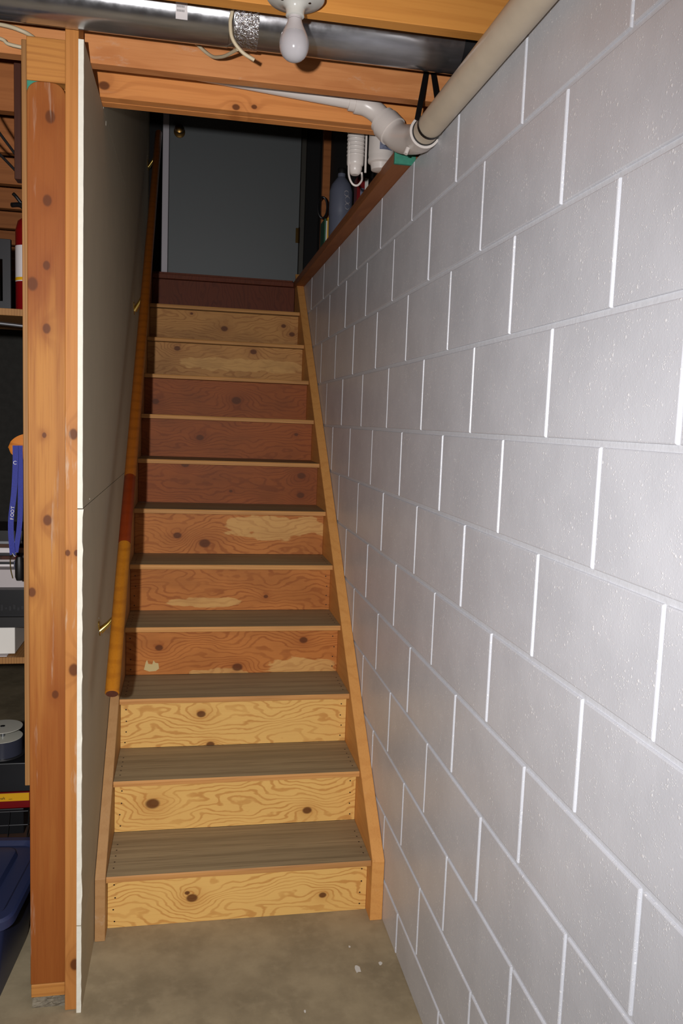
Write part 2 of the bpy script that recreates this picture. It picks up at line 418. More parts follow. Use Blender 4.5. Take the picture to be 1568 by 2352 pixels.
# sill plate overhanging the wall top, with teal foam at its cut end
tr = box('trim_1', (-.05, 1.462, WT + .0003), (.09, 3.99, WT + .036), 'sill', None, .001); tag(tr, 'brown sill board overhanging the top of the block wall', 'sill', kind='structure')
box('sill_gasket', (-.052, 1.452, WT - .003), (.012, 1.4615, WT + .037), 'teal', tr)
bm = bmesh.new(); addbox(bm, (.10, -1.2, WT), (.20, 4.0, 5.0)); wu = finish(bm, 'wall_upper_right', 'mattblack', None)
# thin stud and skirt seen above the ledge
tag(wu, 'black framed wall rising behind the ledge over the block wall', 'wall', kind='structure')
box('stud', (.058, 3.58, WT + .037), (.0985, 3.62, 4.9), 'joistl', wu)
box('skirt_board', (.045, 3.15, WT + .037), (.075, 3.97, 2.50), 'skirt', wu)

# --- back wall at the head of the stairs with its door
YD = 4.0
bw = box('wall_back', (-.90, YD + .06, 2.2), (.20, YD + .16, 5.0), 'mattblack')
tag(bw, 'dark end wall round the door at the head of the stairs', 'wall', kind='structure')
door = empty('door_1', (-.40, YD + .02, 2.385), 'plain grey door closed at the head of the stairs', 'door', kind='structure')
box('door_panel', (-.771, YD, 2.392), (-.012, YD + .04, 4.42), 'door', door, .002)
box('door_frame', (-.808, YD - .012, 2.385), (-.773, YD + .05, 4.46), 'trimwhite', door, .003)
box('door_frame', (-.009, YD - .006, 2.385), (.020, YD + .05, 4.46), 'darktrim', door, .003)
box('door_frame', (-.808, YD - .012, 4.425), (.020, YD + .05, 4.49), 'trimwhite', door, .003)
kn = Vector((-.716, YD - .001, 3.185))
bm = bmesh.new(); addtube(bm, [kn, kn + Vector((0, -.008, 0)), kn + Vector((0, -.010, 0)), kn + Vector((0, -.03, 0)), kn + Vector((0, -.036, 0)), kn + Vector((0, -.052, 0)), kn + Vector((0, -.064, 0)), kn + Vector((0, -.068, 0))], 0, 20, True, [.032, .032, .012, .011, .022, .027, .022, .010])
finish(bm, 'door_knob', 'darkbrass', door, True)
for hz in (2.62, 3.4, 4.2):
    bm = bmesh.new(); addtube(bm, [(-.0105, YD - .008, hz), (-.0105, YD - .008, hz + .09)], .005, 8); addbox(bm, (-.03, YD - .002, hz + .002), (-.012, YD - .0002, hz + .088)); finish(bm, 'hinge', 'darkbrass', door)

# --- left partition: bottom plate, post, stud, gypsum sheets
wl = box('wall_left', (-1.0150, 1.60, .0725), (-.930, 4.06, 5.0), 'greyblock')
tag(wl, 'framed partition wall left of the stairs with its bare end facing the room', 'wall', kind='structure')
# curb under the plate, ragged
bm = bmesh.new(); addbox(bm, (-1.012, 1.128, 0), (-.927, 4.0, .036))
bmesh.ops.subdivide_edges(bm, edges=list(bm.edges), cuts=6, use_grid_fill=True)
for v in bm.verts:
    if v.co.y < 1.2 and v.co.z > .001: v.co += Vector((random.uniform(-.004, .003), random.uniform(-.006, .004), 0))
finish(bm, 'curb', 'rough_concrete', wl)
box('bottom_plate', (-1.014, 1.118, .0365), (-.929, 1.30, .072), 'plate', wl, .0015)
bm = bmesh.new(); pf = []          # post with rounded top corners
for (qx, qz, sx, a0) in ((-.9285 - .030, 2.333 - .030, 1, 0), (-1.0155 + .030, 2.333 - .030, 1, 90)):
    for i in range(7):
        a = math.radians(a0 + 90 * i / 6); pf.append((qx + .030 * math.cos(a), qz + .030 * math.sin(a)))
pf += [(-1.0155, .0725), (-.9285, .0725)]
fa = [bm.verts.new((x, 1.120, z)) for x, z in pf]; fb_ = [bm.verts.new((x, 1.158, z)) for x, z in pf]
bm.faces.new(fa); bm.faces.new(fb_[::-1])
for i in range(len(fa)): bm.faces.new((fa[i], fa[(i + 1) % len(fa)], fb_[(i + 1) % len(fa)], fb_[i]))
bmesh.ops.recalc_face_normals(bm, faces=bm.faces); bmesh.ops.bevel(bm, geom=[e for e in bm.edges if abs(e.verts[0].co.y - e.verts[1].co.y) < .001 and e.verts[0].co.y < 1.13], offset=.0015, segments=1, affect='EDGES')
finish(bm, 'post', 'post', wl)
box('inner_post', (-1.0150, 1.1585, .0725), (-.9290, 1.196, 2.333), 'plate', wl)
bm = bmesh.new()       # teal scuff behind the rounded top of the post board
addbox(bm, (-1.0148, 1.1225, 2.298), (-.990, 1.1583, 2.3330)); finish(bm, 'foam_scrap', 'teal', wl)
box('top_plate', (-1.0155, 1.119, 2.3335), (-.9285, 1.222, B), 'plate', wl, .0015)
box('stud', (-.9275, 1.105, .002), (-.8975, 1.194, 2.500), 'stud', wl, .0015)
for yy in (1.62, 2.03, 2.44, 2.85, 3.26, 3.67):
    box('stud', (-.9275, yy, .073), (-.8975, yy + .038, 4.9), 'stud', wl)
# gypsum sheets: white broken core at the front edge, grey paper on the stair side
def gyp(name, y0, y1, z0, z1, ragged):
    bm = bmesh.new(); x0, x1 = -.8970, -.8850
    n = max(2, int((z1 - z0) / .02)) if ragged else 1
    rows = []
    for i in range(n + 1):
        z = z0 + (z1 - z0) * i / n
        j = random.uniform(-.0012, .0016) * (1 if z < 1.4 else .25) if ragged else 0
        if ragged and z < 1.4 and random.random() < .05: j += .003
        rows.append([bm.verts.new(p) for p in ((x0, y0, z), (x1 + j * .7, y0 + j, z), (x1, y0 + .006, z), (x1, y1, z), (x0, y1, z))])
    for a, b in zip(rows, rows[1:]):
        for k in range(5):
            f = bm.faces.new((a[k], a[(k + 1) % 5], b[(k + 1) % 5], b[k]))
            f.material_index = 1 if k in (0, 1) else 0
    bm.faces.new(rows[0][::-1]); bm.faces.new(rows[-1])
    loc = Vector((x0, y0, z0))
    bmesh.ops.recalc_face_normals(bm, faces=bm.faces)
    for v in bm.verts: v.co -= loc
    me = D.meshes.new(name); bm.to_mesh(me); bm.free(); me.materials.append(M['gyp_face']); me.materials.append(M['gyp_edge'])
    o = D.objects.new(name, me); COL.objects.link(o); WL[o.name] = loc; o.parent = wl; o.location = loc - WL[wl.name]
    return o
gyp('gypsum_sheet', 1.095, 3.53, .0, .2430, True)
gyp('gypsum_sheet', 1.095, 3.53, .2455, 1.3340, True)
gyp('gypsum_sheet', 1.095, 3.53, 1.3365, B - .004, True)
gyp('gypsum_sheet', 1.535, 4.05, B - .002, 3.70, False)
gyp('gypsum_sheet', 1.535, 4.05, 3.703, 5.0, False)
gyp('gypsum_sheet', 3.533, 4.05, 1.3365, B - .004, False)
# gouges and dents of white core
for (y, z, sy, sz) in ((1.60, 2.405, .005, .012), (1.24, 1.344, .003, .003)):
    box('paper_dent', (-.8851, y, z), (-.8845, y + sy, z + sz), 'gyp_edge', wl)
box('panel_edge', (-1.0290, 1.130, .615), (-1.0165, 3.9, B - .004), 'panel', wl, .002)

# --- ceiling: deck with joists
ce = box('ceiling', (-4.2, -2.6, DECK), (.20, 1.525, DECK + .03), 'deck')
tag(ce, 'open joist basement ceiling over the foot of the stairs', 'ceiling', kind='structure')
box('deck_board', (-4.2, 1.53, DECK), (-1.03, 5.2, DECK + .03), 'deck', ce)
def joist(x0, x1, y0, mat, y1=None, z0=B):
    o = box('joist', (x0, y0, z0), (x1, y1 or y0 + .038, DECK - .001), mat, ce, .0015)
for i in range(8): joist(-4.2, .08, .8350 - (i + 1) * .4064, 'joist1')
joist(-4.2, .08, .8350, 'joist1')
joist(-4.2, .08, 1.2310, 'joist2')
joist(-1.012, .08, 1.4480, 'joist3'); joist(-1.012, .08, 1.4880, 'joist3')
for i in range(9): joist(-4.2, -1.032, 1.6380 + i * .4064, 'joistl')
# upper stairwell: ceiling and the wall over the header
cu_ = box('ceiling_upper', (-1.02, 1.53, 4.9), (.20, 4.16, 5.0), 'gyp_face'); tag(cu_, 'ceiling of the upper stairwell', 'ceiling', kind='structure')
wf = box('wall_front', (-.88, 1.5275, DECK - .20), (.095, 1.56, 4.895), 'mattblack'); tag(wf, 'wall over the stair header', 'wall', kind='structure')
# basement beyond the partition
wb = box('wall_back_left', (-4.2, 5.2, 0), (-1.03, 5.3, DECK - .002), 'greyblock'); tag(wb, 'grey wall far behind the storage shelves', 'wall', kind='structure')
wf2 = box('wall_far_left', (-4.3, -4.0, 0), (-4.2, 5.3, DECK - .002), 'greyblock'); tag(wf2, 'grey side wall of the basement beyond the shelves', 'wall', kind='structure')
ub = box('baseboard_top', (-.853, YD - .10, 2.3555), (-.0515, YD - .001, 2.3835), 'riser12'); tag(ub, 'landing board before the door', 'landing', kind='structure')

# ================================================================== STAIRS
Y1, ZN1, RUN, RISE, SET = 1.4011, .1943, .2199, .1972, .0500
XL, XR = -.853, -.0412
st = empty('staircase', (-.447, 1.45, 0), 'steep closed wooden staircase of pine plywood steps between two stringers', 'staircase')
TT = .019
def sstring(name, x0, x1, mat):
    yb = 3.86; s = RISE / RUN
    zt = ZN1 + .004
    poly = [(1.388, 0), (1.388, zt), (1.400, zt + .012), (yb, zt + .012 + (yb - 1.400) * s), (yb, zt + (yb - 1.400) * s - .28), (1.70, 0)]
    o = prism(name, poly, x0, x1, mat, st, .0015); return o
sstring('stringer', XR, -.0015, 'stringer'); sstring('stringer', -.8835, XL, 'stringer_l')['label'] = 'paler scuffed stringer'
nailm = None
bm = bmesh.new(); bmesh.ops.create_cone(bm, cap_ends=True, segments=8, radius1=.0028, radius2=.0024, depth=.0012)
me_nail = D.meshes.new('nail'); bm.to_mesh(me_nail); bm.free()
for n in range(12):
    yn, zn = Y1 + RUN * n, ZN1 + RISE * n
    zb = 0 if n == 0 else zn - RISE + .0005
    yr = yn + SET
    rz = box('riser', (XL + .0008, yr, zb), (XR - .0008, yr + .016, zn - TT - .0005), 'riser%d' % (n + 1), st, .0008)
    def nails(par, pts, rotx):
        for p in pts:
            o = link('nail', me_nail, 'nail', par, p)
            if rotx: o.rotation_euler = (math.pi / 2, 0, 0)
    if n < 5:
        nails(rz, [(XL + .020 + random.uniform(-.004, .004), yr, zb + (zn - TT - zb) * t) for t in (.12, .34, .56, .80)], True)
        nails(rz, [(XR - .018 + random.uniform(-.004, .004), yr, zb + (zn - TT - zb) * t) for t in (.12, .34, .56, .80)], True)
    if n < 11:
        bm = bmesh.new(); addbox(bm, (XL + .0008, yn + .0032, zn - TT), (XR - .0008, yr + RUN - .0005, zn), 0)
        t = finish(bm, 'tread', 'tread', st)
        # worn, slightly uneven rounded front lip
        bm = bmesh.new(); nn = 60; rows = []
        for i in range(nn + 1):
            x = XL + .0008 + (XR - XL - .0016) * i / nn
            j = random.uniform(-.0006, .0006) + .0012 * math.sin(i * .37 + n * 2)
            rows.append([bm.verts.new(q) for q in ((x, yn + .003, zn - TT), (x, yn + .0005 + j * .3, zn - TT + .001), (x, yn + j * .4, zn - .006), (x, yn + .001 + j * .5, zn - .0022 + j * .4), (x, yn + .003, zn - .0002))])
        for a, b in zip(rows, rows[1:]):
            for q in range(4): bm.faces.new((a[q], a[q + 1], b[q + 1], b[q]))
            bm.faces.new((a[4], a[0], b[0], b[4]))
        bm.faces.new(rows[0]); bm.faces.new(rows[-1][::-1])
        finish(bm, 'nosing_edge', 'nosing', t, True)
        if n < 5:
            nails(t, [(XR - .016, yn + .05 + .035 * q, zn) for q in range(5)], False)
            nails(t, [(XL + .018, yn + .05 + .035 * q, zn) for q in range(5)], False)
# landing lip above the last riser
box('landing_lip', (XL + .0008, Y1 + RUN * 11 + .012, ZN1 + RISE * 11 - .026), (-.0515, YD - .1005, ZN1 + RISE * 11), 'riser12', st, .003)
# small white plaster patch on the fourth riser, near its left end
bm = bmesh.new(); yy = Y1 + RUN * 3 + SET
pts = [(-.790, .612), (-.782, .640), (-.776, .650), (-.770, .634), (-.752, .632), (-.746, .648), (-.738, .638), (-.724, .636), (-.720, .615), (-.735, .606), (-.765, .604)]
pts = [(-.757 + (x + .755) * .8, z - .002 + 0 * z) for x, z in pts]
a = [bm.verts.new((x, yy - .0008, z)) for x, z in pts]; b = [bm.verts.new((x, yy, z)) for x, z in pts]
bm.faces.new(a)
for i in range(len(a)): bm.faces.new((a[i], a[(i + 1) % len(a)], b[(i + 1) % len(a)], b[i]))
bm.faces.new(b[::-1])
M['patch'] = plain('pale filler', (206, 184, 130), .8)
finish(bm, 'filler_patch', 'patch', st)

# ================================================================== HANDRAIL
XH = -.826; RR = .0195
p0 = Vector((XH, 1.255, .8100)); p1 = Vector((XH - .004, 3.955, 3.155))
def rp(t): return p0.lerp(p1, t)
def ty(y): return (y - p0.y) / (p1.y - p0.y)
hr = empty('handrail', (XH - .04, 1.27, .78), 'round varnished wooden handrail spliced from three lengths along the left stair wall', 'handrail')
dirv = (p1 - p0).normalized()
cuts = [0, ty(1.66), ty(1.885), 1]
for i, (a, b) in enumerate(zip(cuts, cuts[1:])):
    A, Bv = rp(a), rp(b) - dirv * (.0008 if i < 2 else 0)
    bm = bmesh.new(); ch = .003
    addtube(bm, [A, A + dirv * ch, Bv - dirv * ch, Bv], 0, 24, True, [RR - ch if i == 0 else RR - .001, RR, RR, RR - .001])
    o = finish(bm, 'rail_section', 'rail%d' % (i + 1), hr, True)
    o['label'] = ('golden lower length', 'short dark red middle length', 'brown upper length')[i]
bm = bmesh.new(); addtube(bm, [p0 - dirv * .0004, p0 + dirv * .0002], RR - .0032, 24); M['endgrain'] = plain('dark end grain', (98, 50, 32), .7, noise=.3, nscale=120)
finish(bm, 'end_grain', 'endgrain', hr, True)
for (by, bz) in ((1.442, .955), (2.775, 2.045), (3.80, 2.96)):
    g = empty('bracket', (-.885, by, bz)); g.parent = hr; g.location = Vector((-.885, by, bz)) - WL[hr.name]
    rail_z = p0.z + (by + .05 - p0.y) / (p1.y - p0.y) * (p1.z - p0.z)
    bm = bmesh.new(); addbox(bm, (-.8848, by - .007, bz - .030), (-.8815, by + .007, bz + .030), .0012)
    # tapered arm rising to the rail
    A = Vector((-.882, by, bz - .012)); T = Vector((XH, by + .045, rail_z - RR - .002))
    addtube(bm, [A, A.lerp(T, .35) + Vector((.004, 0, -.004)), A.lerp(T, .8) + Vector((.004, 0, -.003)), T], 0, 10, True, [.011, .0075, .0055, .006])
    addbox(bm, (T.x - .012, T.y - .022, T.z - .001), (T.x + .012, T.y + .022, T.z + .0025), .001, (T, math.atan2(dirv.z, dirv.y), 'X'))
    finish(bm, 'bracket_arm', 'brass', g, True)
    for dz in (-.021, .021):
        s = link('screw', me_nail.copy(), None, g, (-.8808, by, bz + dz)); s.data.materials.clear(); s.data.materials.append(M['steel']); s.rotation_euler = (0, math.pi / 2, 0)
hrs = None

# ================================================================== LAMP
lx, ly, lz = -.4325, .785, B
lamp = empty('ceiling_lamp', (lx, ly, lz), 'white porcelain lampholder with unlit frosted bulb under the front joist', 'lamp')
lathe('lampholder', (lx, ly, 0), [(.052, B - .0005), (.0585, B - .002), (.0595, B - .005), (.056, B - .009), (.040, B - .013), (.026, B - .017), (.0200, B - .024), (.0185, B - .032), (.0190, B - .039), (.0165, B - .0405)], 'porcelain', lamp, 48)
bl = lathe('bulb_housing', (lx, ly, 0), [(.0135, B - .036), (.0140, B - .044), (.0150, B - .050), (.0180, B - .058), (.0225, B - .067), (.0258, B - .0735)], 'bulbbase', lamp, 40)
lathe('bulb_globe', (lx, ly, 0), [(.0258, B - .0737), (.0285, B - .0800), (.0302, B - .0870), (.0306, B - .0940), (.0298, B - .1020), (.0272, B - .1100), (.0225, B - .1175), (.0160, B - .1230), (.0085, B - .1262), (.0025, B - .1270)], 'bulb', bl, 40)
lathe('collar_line', (lx, ly, 0), [(.0141, B - .0455), (.0146, B - .0460), (.0143, B - .0468)], 'greyprint', bl, 32)
for dx in (-.028, .028):
    lathe('screw', (lx + dx, ly - .012, 0), [(.003, B - .0165), (.003, B - .0155), (.0015, B - .0145)][::-1], 'nail', lamp, 10)

# ================================================================== DUCT
dy, dz_, dr = 1.052, 2.5000, .0675
du = empty('duct', (-.45, dy, dz_ - dr), 'round galvanised steel duct running between the first two joists', 'duct')
def ductseg(x0, x1, r, mat='duct'):
    return tube('duct_section', [(x0, dy, dz_), (x1, dy, dz_)], r, mat, du, 64)
ductseg(-3.6, -.5575, dr); ductseg(-.5570, -.002, dr - .001)
tube('duct_collar', [(-.0015, dy, dz_), (.060, dy, dz_)], dr - .006, 'blackplastic', du, 40)
# foil tape round the joint
bm = bmesh.new(); nn, mm = 48, 10; rows = []
for i in range(mm + 1):
    x = -.545 + .055 * i / mm
    rows.append([bm.verts.new((x + random.uniform(-.001, .001), dy - (dr + .0007 + random.uniform(0, .0009)) * math.cos(6.28318 * k / nn), dz_ + (dr + .0007 + random.uniform(0, .0009)) * math.sin(6.28318 * k / nn))) for k in range(nn)])
for a, b in zip(rows, rows[1:]):
    for k in range(nn): bm.faces.new((a[k], a[(k + 1) % nn], b[(k + 1) % nn], b[k]))
finish(bm, 'foil_tape', 'foil', du, True)
# sticker curving round the duct
bm = bmesh.new(); rows = []
for i in range(7):
    a = math.radians(-42 + 30 * i / 6)
    rows.append([bm.verts.new((x, dy - (dr + .0006) * math.cos(a), dz_ + (dr + .0006) * math.sin(a))) for x in (-.676, -.650)])
for a, b in zip(rows, rows[1:]): bm.faces.new((a[0], a[1], b[1], b[0]))
sk = finish(bm, 'sticker', 'label', du, True)
for q, a0 in enumerate((-26, -19)):
    bm = bmesh.new()
    for i in range(5):
        a = math.radians(a0); aa = math.radians(a0 - 3.5); x = -.673 + i * .0034
        vs = [bm.verts.new((xx, dy - (dr + .0010) * math.cos(t), dz_ + (dr + .0010) * math.sin(t))) for xx, t in ((x, a), (x + .0025, a), (x + .0025, aa), (x, aa))]
        bm.faces.new(vs)
    finish(bm, 'print_line', 'greyprint', sk)

# ================================================================== CABLES
def cable(pts, r, label, mat='cable'):
    return tag(tube('cable', curve(pts), r, mat, None, 10), label, 'cable')
cable([(-.60, .955, 2.655), (-.555, .962, 2.50), (-.556, .970, 2.445), (-.550, .975, 2.415), (-.528, .98, 2.392), (-.500, .985, 2.380)], .0042, 'off white cable end hanging down in front of the duct')
cable([(-.80, 1.225, 2.655), (-.68, 1.21, 2.54), (-.605, 1.17, 2.460), (-.570, 1.115, 2.432), (-.535, 1.03, 2.418)], .0040, 'pale cable emerging from behind the underside of the duct')
cable([(-1.9, 1.222, 2.50), (-1.40, 1.218, 2.50), (-1.12, 1.20, 2.483), (-1.04, 1.195, 2.470), (-1.005, 1.225, 2.462)], .0048, 'thicker pale cable reaching the post top from the left, upper of two')
cable([(-1.9, 1.222, 2.46), (-1.40, 1.218, 2.462), (-1.12, 1.20, 2.452), (-1.07, 1.198, 2.438), (-1.034, 1.200, 2.434)], .0042, 'thinner pale cable behind the post top, lower of two')
cable([(-.905, 1.222, 2.60), (-.912, 1.200, 2.51), (-.935, 1.198, 2.462), (-.948, 1.2255, 2.440)], .0042, 'short white cable slanting up beside the stud top')

# ================================================================== PIPES
px_, pz_ = -.0362, 2.3355
dp = empty('drain_pipe', (px_, 1.2, pz_ - .03), 'long beige painted drain pipe slung along the top of the block wall', 'pipe')
tube('pipe_run', [(px_, -2.4, pz_ + .012), (px_, 1.182, pz_)], .0330, 'beigepipe', dp, 40)
tube('black_ring', [(px_, 1.1823, pz_), (px_, 1.1870, pz_)], .0352, 'black', dp, 32)  # thin black ring between the pipe run and the hub
bm = bmesh.new(); c1 = Vector((px_, 1.1875, pz_))
addtube(bm, [c1, c1 + Vector((0, .008, 0)), c1 + Vector((0, .0082, 0)), c1 + Vector((0, .03, 0)), c1 + Vector((0, .045, 0))], 0, 36, True, [.0415, .0415, .0395, .039, .039])
finish(bm, 'pipe_hub', 'pvc', dp, True)
el = curve([(px_, 1.217, pz_), (px_ - .004, 1.265, pz_ + .006), (px_ - .026, 1.345, pz_ + .032), (px_ - .052, 1.378, pz_ + .068), (px_ - .072, 1.392, pz_ + .094)], 6)
tube('elbow', el, .0385, 'pvc', dp, 32)
tube('elbow_collar', [el[-9], el[-4]], .0425, 'pvc', dp, 32)
e2 = curve([(px_ - .062, 1.388, pz_ + .082), (px_ - .086, 1.398, pz_ + .112), (px_ - .118, 1.402, pz_ + .130), (px_ - .150, 1.402, pz_ + .134)], 6)
tube('reducer', e2, .0285, 'pvc', dp, 28)
tube('collar', [(px_ - .140, 1.402, pz_ + .1335), (px_ - .168, 1.402, pz_ + .1355)], .0240, 'pvc', dp, 28)
tube('branch_pipe', [(px_ - .155, 1.402, pz_ + .1345), (-.870, 1.402, pz_ + .183)], .0185, 'pvc', dp, 28)
tube('nub', [(px_ - .030, 1.245, pz_ - .026), (px_ - .036, 1.243, pz_ - .042)], .006, 'pvc', dp, 12)
# black webbing hanger, a V from the joist to the pipe
hs = empty('pipe_strap', (px_, 1.10, pz_), 'black webbing strap hanging in a narrow V around the beige pipe', 'strap')
def strapseg(a, b, wd, name='strap_tail'):
    a, b = Vector(a), Vector(b); d = (b - a).normalized(); s = Vector((1, 0, 0)); s = (s - d * s.dot(d)).normalized(); t = d.cross(s).normalized() * .0012
    bm = bmesh.new(); vs = [bm.verts.new(q) for q in (a - s*wd/2 - t, a + s*wd/2 - t, b + s*wd/2 - t, b - s*wd/2 - t, a - s*wd/2 + t, a + s*wd/2 + t, b + s*wd/2 + t, b - s*wd/2 + t)]
    for q in ((3,2,1,0),(4,5,6,7),(0,1,5,4),(1,2,6,5),(2,3,7,6),(3,0,4,7)): bm.faces.new([vs[i] for i in q])
    finish(bm, name, 'black', hs)
strapseg((-.0265, 1.2275, 2.520), (px_ - .0358, 1.138, pz_ + .010), .014)
strapseg((-.0150, 1.2245, 2.520), (px_ + .020, 1.135, pz_ + .032), .014)
bm = bmesh.new(); nn = 20; r_ = .0345
pa = [Vector((px_ + r_ * math.cos(math.radians(160 + 230 * i / nn)), 0, pz_ + r_ * math.sin(math.radians(160 + 230 * i / nn)))) for i in range(nn + 1)]
ra = [[bm.verts.new((p.x, y, p.z)) for y in (1.128, 1.142)] for p in pa]
for a, b in zip(ra, ra[1:]): bm.faces.new((a[0], a[1], b[1], b[0]))
sl = finish(bm, 'strap_loop', 'black', hs)

# ================================================================== THINGS ABOVE THE LEDGE
def jar(name, cx, cy, prof, mat, label, cat, **kw): pass
cn = empty('filter_canister', (-.118, 1.70, 2.37), 'ribbed white plastic canister with a looped hose hanging behind the header', 'canister')
lathe('canister_body', (-.122, 1.70, 0), [(.012, 2.362), (.019, 2.368), (.0225, 2.380), (.0225, 2.388), (.0265, 2.392), (.0275, 2.400), (.0275, 2.560), (.020, 2.600)][::1], 'pvc', cn, 28)
for q in range(7):
    z = 2.418 + q * .012
    lathe('rib', (-.122, 1.70, 0), [(.0273, z), (.0288, z + .002), (.0288, z + .004), (.0273, z + .006)], 'pvc', cn, 24)
tube('hose', curve([(-.146, 1.69, 2.46), (-.146, 1.685, 2.385), (-.144, 1.68, 2.350), (-.132, 1.68, 2.328), (-.116, 1.68, 2.325), (-.102, 1.685, 2.342), (-.0985, 1.70, 2.362), (-.10, 1.70, 2.372)]), .0034, 'pvc', cn, 10)
tube('hose', curve([(-.0925, 1.68, 2.56), (-.0925, 1.68, 2.46), (-.092, 1.68, 2.366)]), .0036, 'pvc', cn, 10)
box('mounting_block', (-.150, 1.675, 2.6005), (-.05, 1.76, 2.640), 'pvc', cn, .003)
j2_ = empty('filter_housing', (-.048, 1.645, 2.36), 'wider white plastic housing with a printed label beside the ribbed canister', 'canister')
lathe('housing_body', (-.048, 1.655, 0), [(.016, 2.366), (.030, 2.370), (.033, 2.388), (.0405, 2.392), (.0415, 2.400), (.0395, 2.408), (.0405, 2.414), (.0405, 2.560), (.03, 2.600)], 'pvc', j2_, 32)
bm = bmesh.new(); rows = []
for i in range(9):
    a = math.radians(-110 + 60 * i / 8); rows.append([bm.verts.new((-.048 + .0410 * math.cos(a), 1.655 + .0410 * math.sin(a), z)) for z in (2.422, 2.452)])
for a, b in zip(rows, rows[1:]): bm.faces.new((a[0], b[0], b[1], a[1]))
M['bluelabel'] = plain('blue grey printed label', (120, 126, 150), .5, noise=.5, nscale=220); finish(bm, 'label', 'bluelabel', j2_, True)
box('mounting_block', (-.045, 1.63, 2.6005), (.02, 1.71, 2.640), 'pvc', j2_, .003)
LZ = WT + .0365
bj = empty('jug', (.018, 2.75, LZ), 'large grey blue plastic jug standing on the ledge over the block wall', 'jug')
lathe('jug_body', (.018, 2.75, 0), [(.044, LZ), (.050, LZ + .006), (.052, LZ + .10), (.050, LZ + .115), (.052, LZ + .13), (.052, LZ + .22), (.044, LZ + .25), (.026, LZ + .275), (.017, LZ + .285), (.017, LZ + .300)], 'bluejug', bj, 32)
lathe('jug_cap', (.018, 2.75, 0), [(.020, LZ + .3005), (.020, LZ + .318), (.018, LZ + .322)], 'black', bj, 20)
bm = bmesh.new()       # white printed crest of three loops
for (a0, zz, r1) in ((-72, .205, .011), (-64, .178, .014), (-66, .150, .012)):
    prev = None
    for i in range(17):
        t = 6.28318 * i / 16; aa = math.radians(a0) + math.cos(t) * r1 / .0525; z = LZ + zz + math.sin(t) * r1
        pt = [bm.verts.new((.018 + rr * math.cos(aa), 2.75 + rr * math.sin(aa), z + dz)) for rr, dz in ((.0527, -.0012), (.0527, .0012))]
        if prev: bm.faces.new((prev[0], pt[0], pt[1], prev[1]))
        prev = pt
finish(bm, 'printed_crest', 'greycard', bj)
rb = empty('carton', (.05, 2.50, LZ), 'small dark red carton with white edge wedged beside the grey blue jug', 'carton')
box('carton_body', (.030, 2.44, LZ), (.076, 2.50, LZ + .205), 'red', rb, .001)
box('carton_edge', (.062, 2.4385, LZ + .01), (.076, 2.4397, LZ + .20), 'whitecard', rb)
box('carton_print', (.044, 2.4385, LZ + .12), (.058, 2.4397, LZ + .16), 'bluelabel', rb)
bk = empty('booklet', (.01, 3.07, LZ), 'thin yellow and green booklet standing on edge at the far end of the ledge', 'booklet')
box('cover', (-.006, 3.05, LZ), (.002, 3.17, LZ + .175), 'green', bk, .0008)
box('pages', (.0022, 3.052, LZ), (.0085, 3.17, LZ + .165), 'whitecard', bk)
box('cover', (.0087, 3.05, LZ), (.026, 3.17, LZ + .180), 'yellow', bk, .0008)
hp = curve([(.020 + .024 * math.cos(6.28318 * i / 12), 3.30, 2.66 + .052 * math.sin(6.28318 * i / 12)) for i in range(12)] + [(.044, 3.30, 2.66)], 3)
tag(tube('wire_coil', hp, .005, 'blackplastic', None, 8), 'dark oval coil hung on the stud above the yellow booklet', 'coil')

# ================================================================== STORAGE BEYOND THE PARTITION
sh = empty('shelving_unit', (-1.55, 1.75, 0), 'wooden storage shelving left of the partition, crowded with odds and ends', 'shelf')
SX0, SX1, SY0, SY1 = -2.15, -1.075, 1.60, 2.05
SHZ = (.20, .795, 1.845)
for z in SHZ[1:]: box('shelf_board', (SX0, SY0, z), (SX1, SY1, z + .020), 'panel', sh, .001)
box('shelf_board', (SX0, SY0 + .01, SHZ[0]), (SX1, SY1, SHZ[0] + .018), 'brownbox', sh)
for x in (SX0, SX1 + .001):
    for y in (SY0, SY1 - .03):
        box('upright', (x, y, 0), (x + .03, y + .03, 2.36), 'joistl', sh, .001)
tube('under_shelf_bar', curve([(-2.1, 1.612, 1.826), (-1.6, 1.612, 1.826), (-1.25, 1.612, 1.824), (-1.085, 1.612, 1.816)], 4), .0055, 'steel', sh, 10)
zt = SHZ[2] + .0205
# fire extinguisher
ex = empty('fire_extinguisher', (-1.120, 1.66, zt), 'slim red fire extinguisher with white label on the top shelf', 'extinguisher')
lathe('cylinder', (-1.112, 1.665, 0), [(.034, zt), (.037, zt + .006), (.037, zt + .235), (.030, zt + .262), (.014, zt + .275), (.012, zt + .285)], 'red', ex, 32)
lathe('label_band', (-1.112, 1.665, 0), [(.0373, zt + .085), (.0374, zt + .086), (.0374, zt + .188), (.0373, zt + .189)], 'label', ex, 32)
lathe('yellow_band', (-1.112, 1.665, 0), [(.0375, zt + .088), (.0377, zt + .0885), (.0377, zt + .096), (.0375, zt + .097)], 'yellow', ex, 32)
tube('nozzle_lever', curve([(-1.112, 1.665, zt + .285), (-1.130, 1.65, zt + .305), (-1.152, 1.63, zt + .300)]), .007, 'black', ex, 10)
tube('lever', curve([(-1.112, 1.665, zt + .288), (-1.140, 1.65, zt + .325), (-1.150, 1.64, zt + .335)]), .005, 'black', ex, 10)
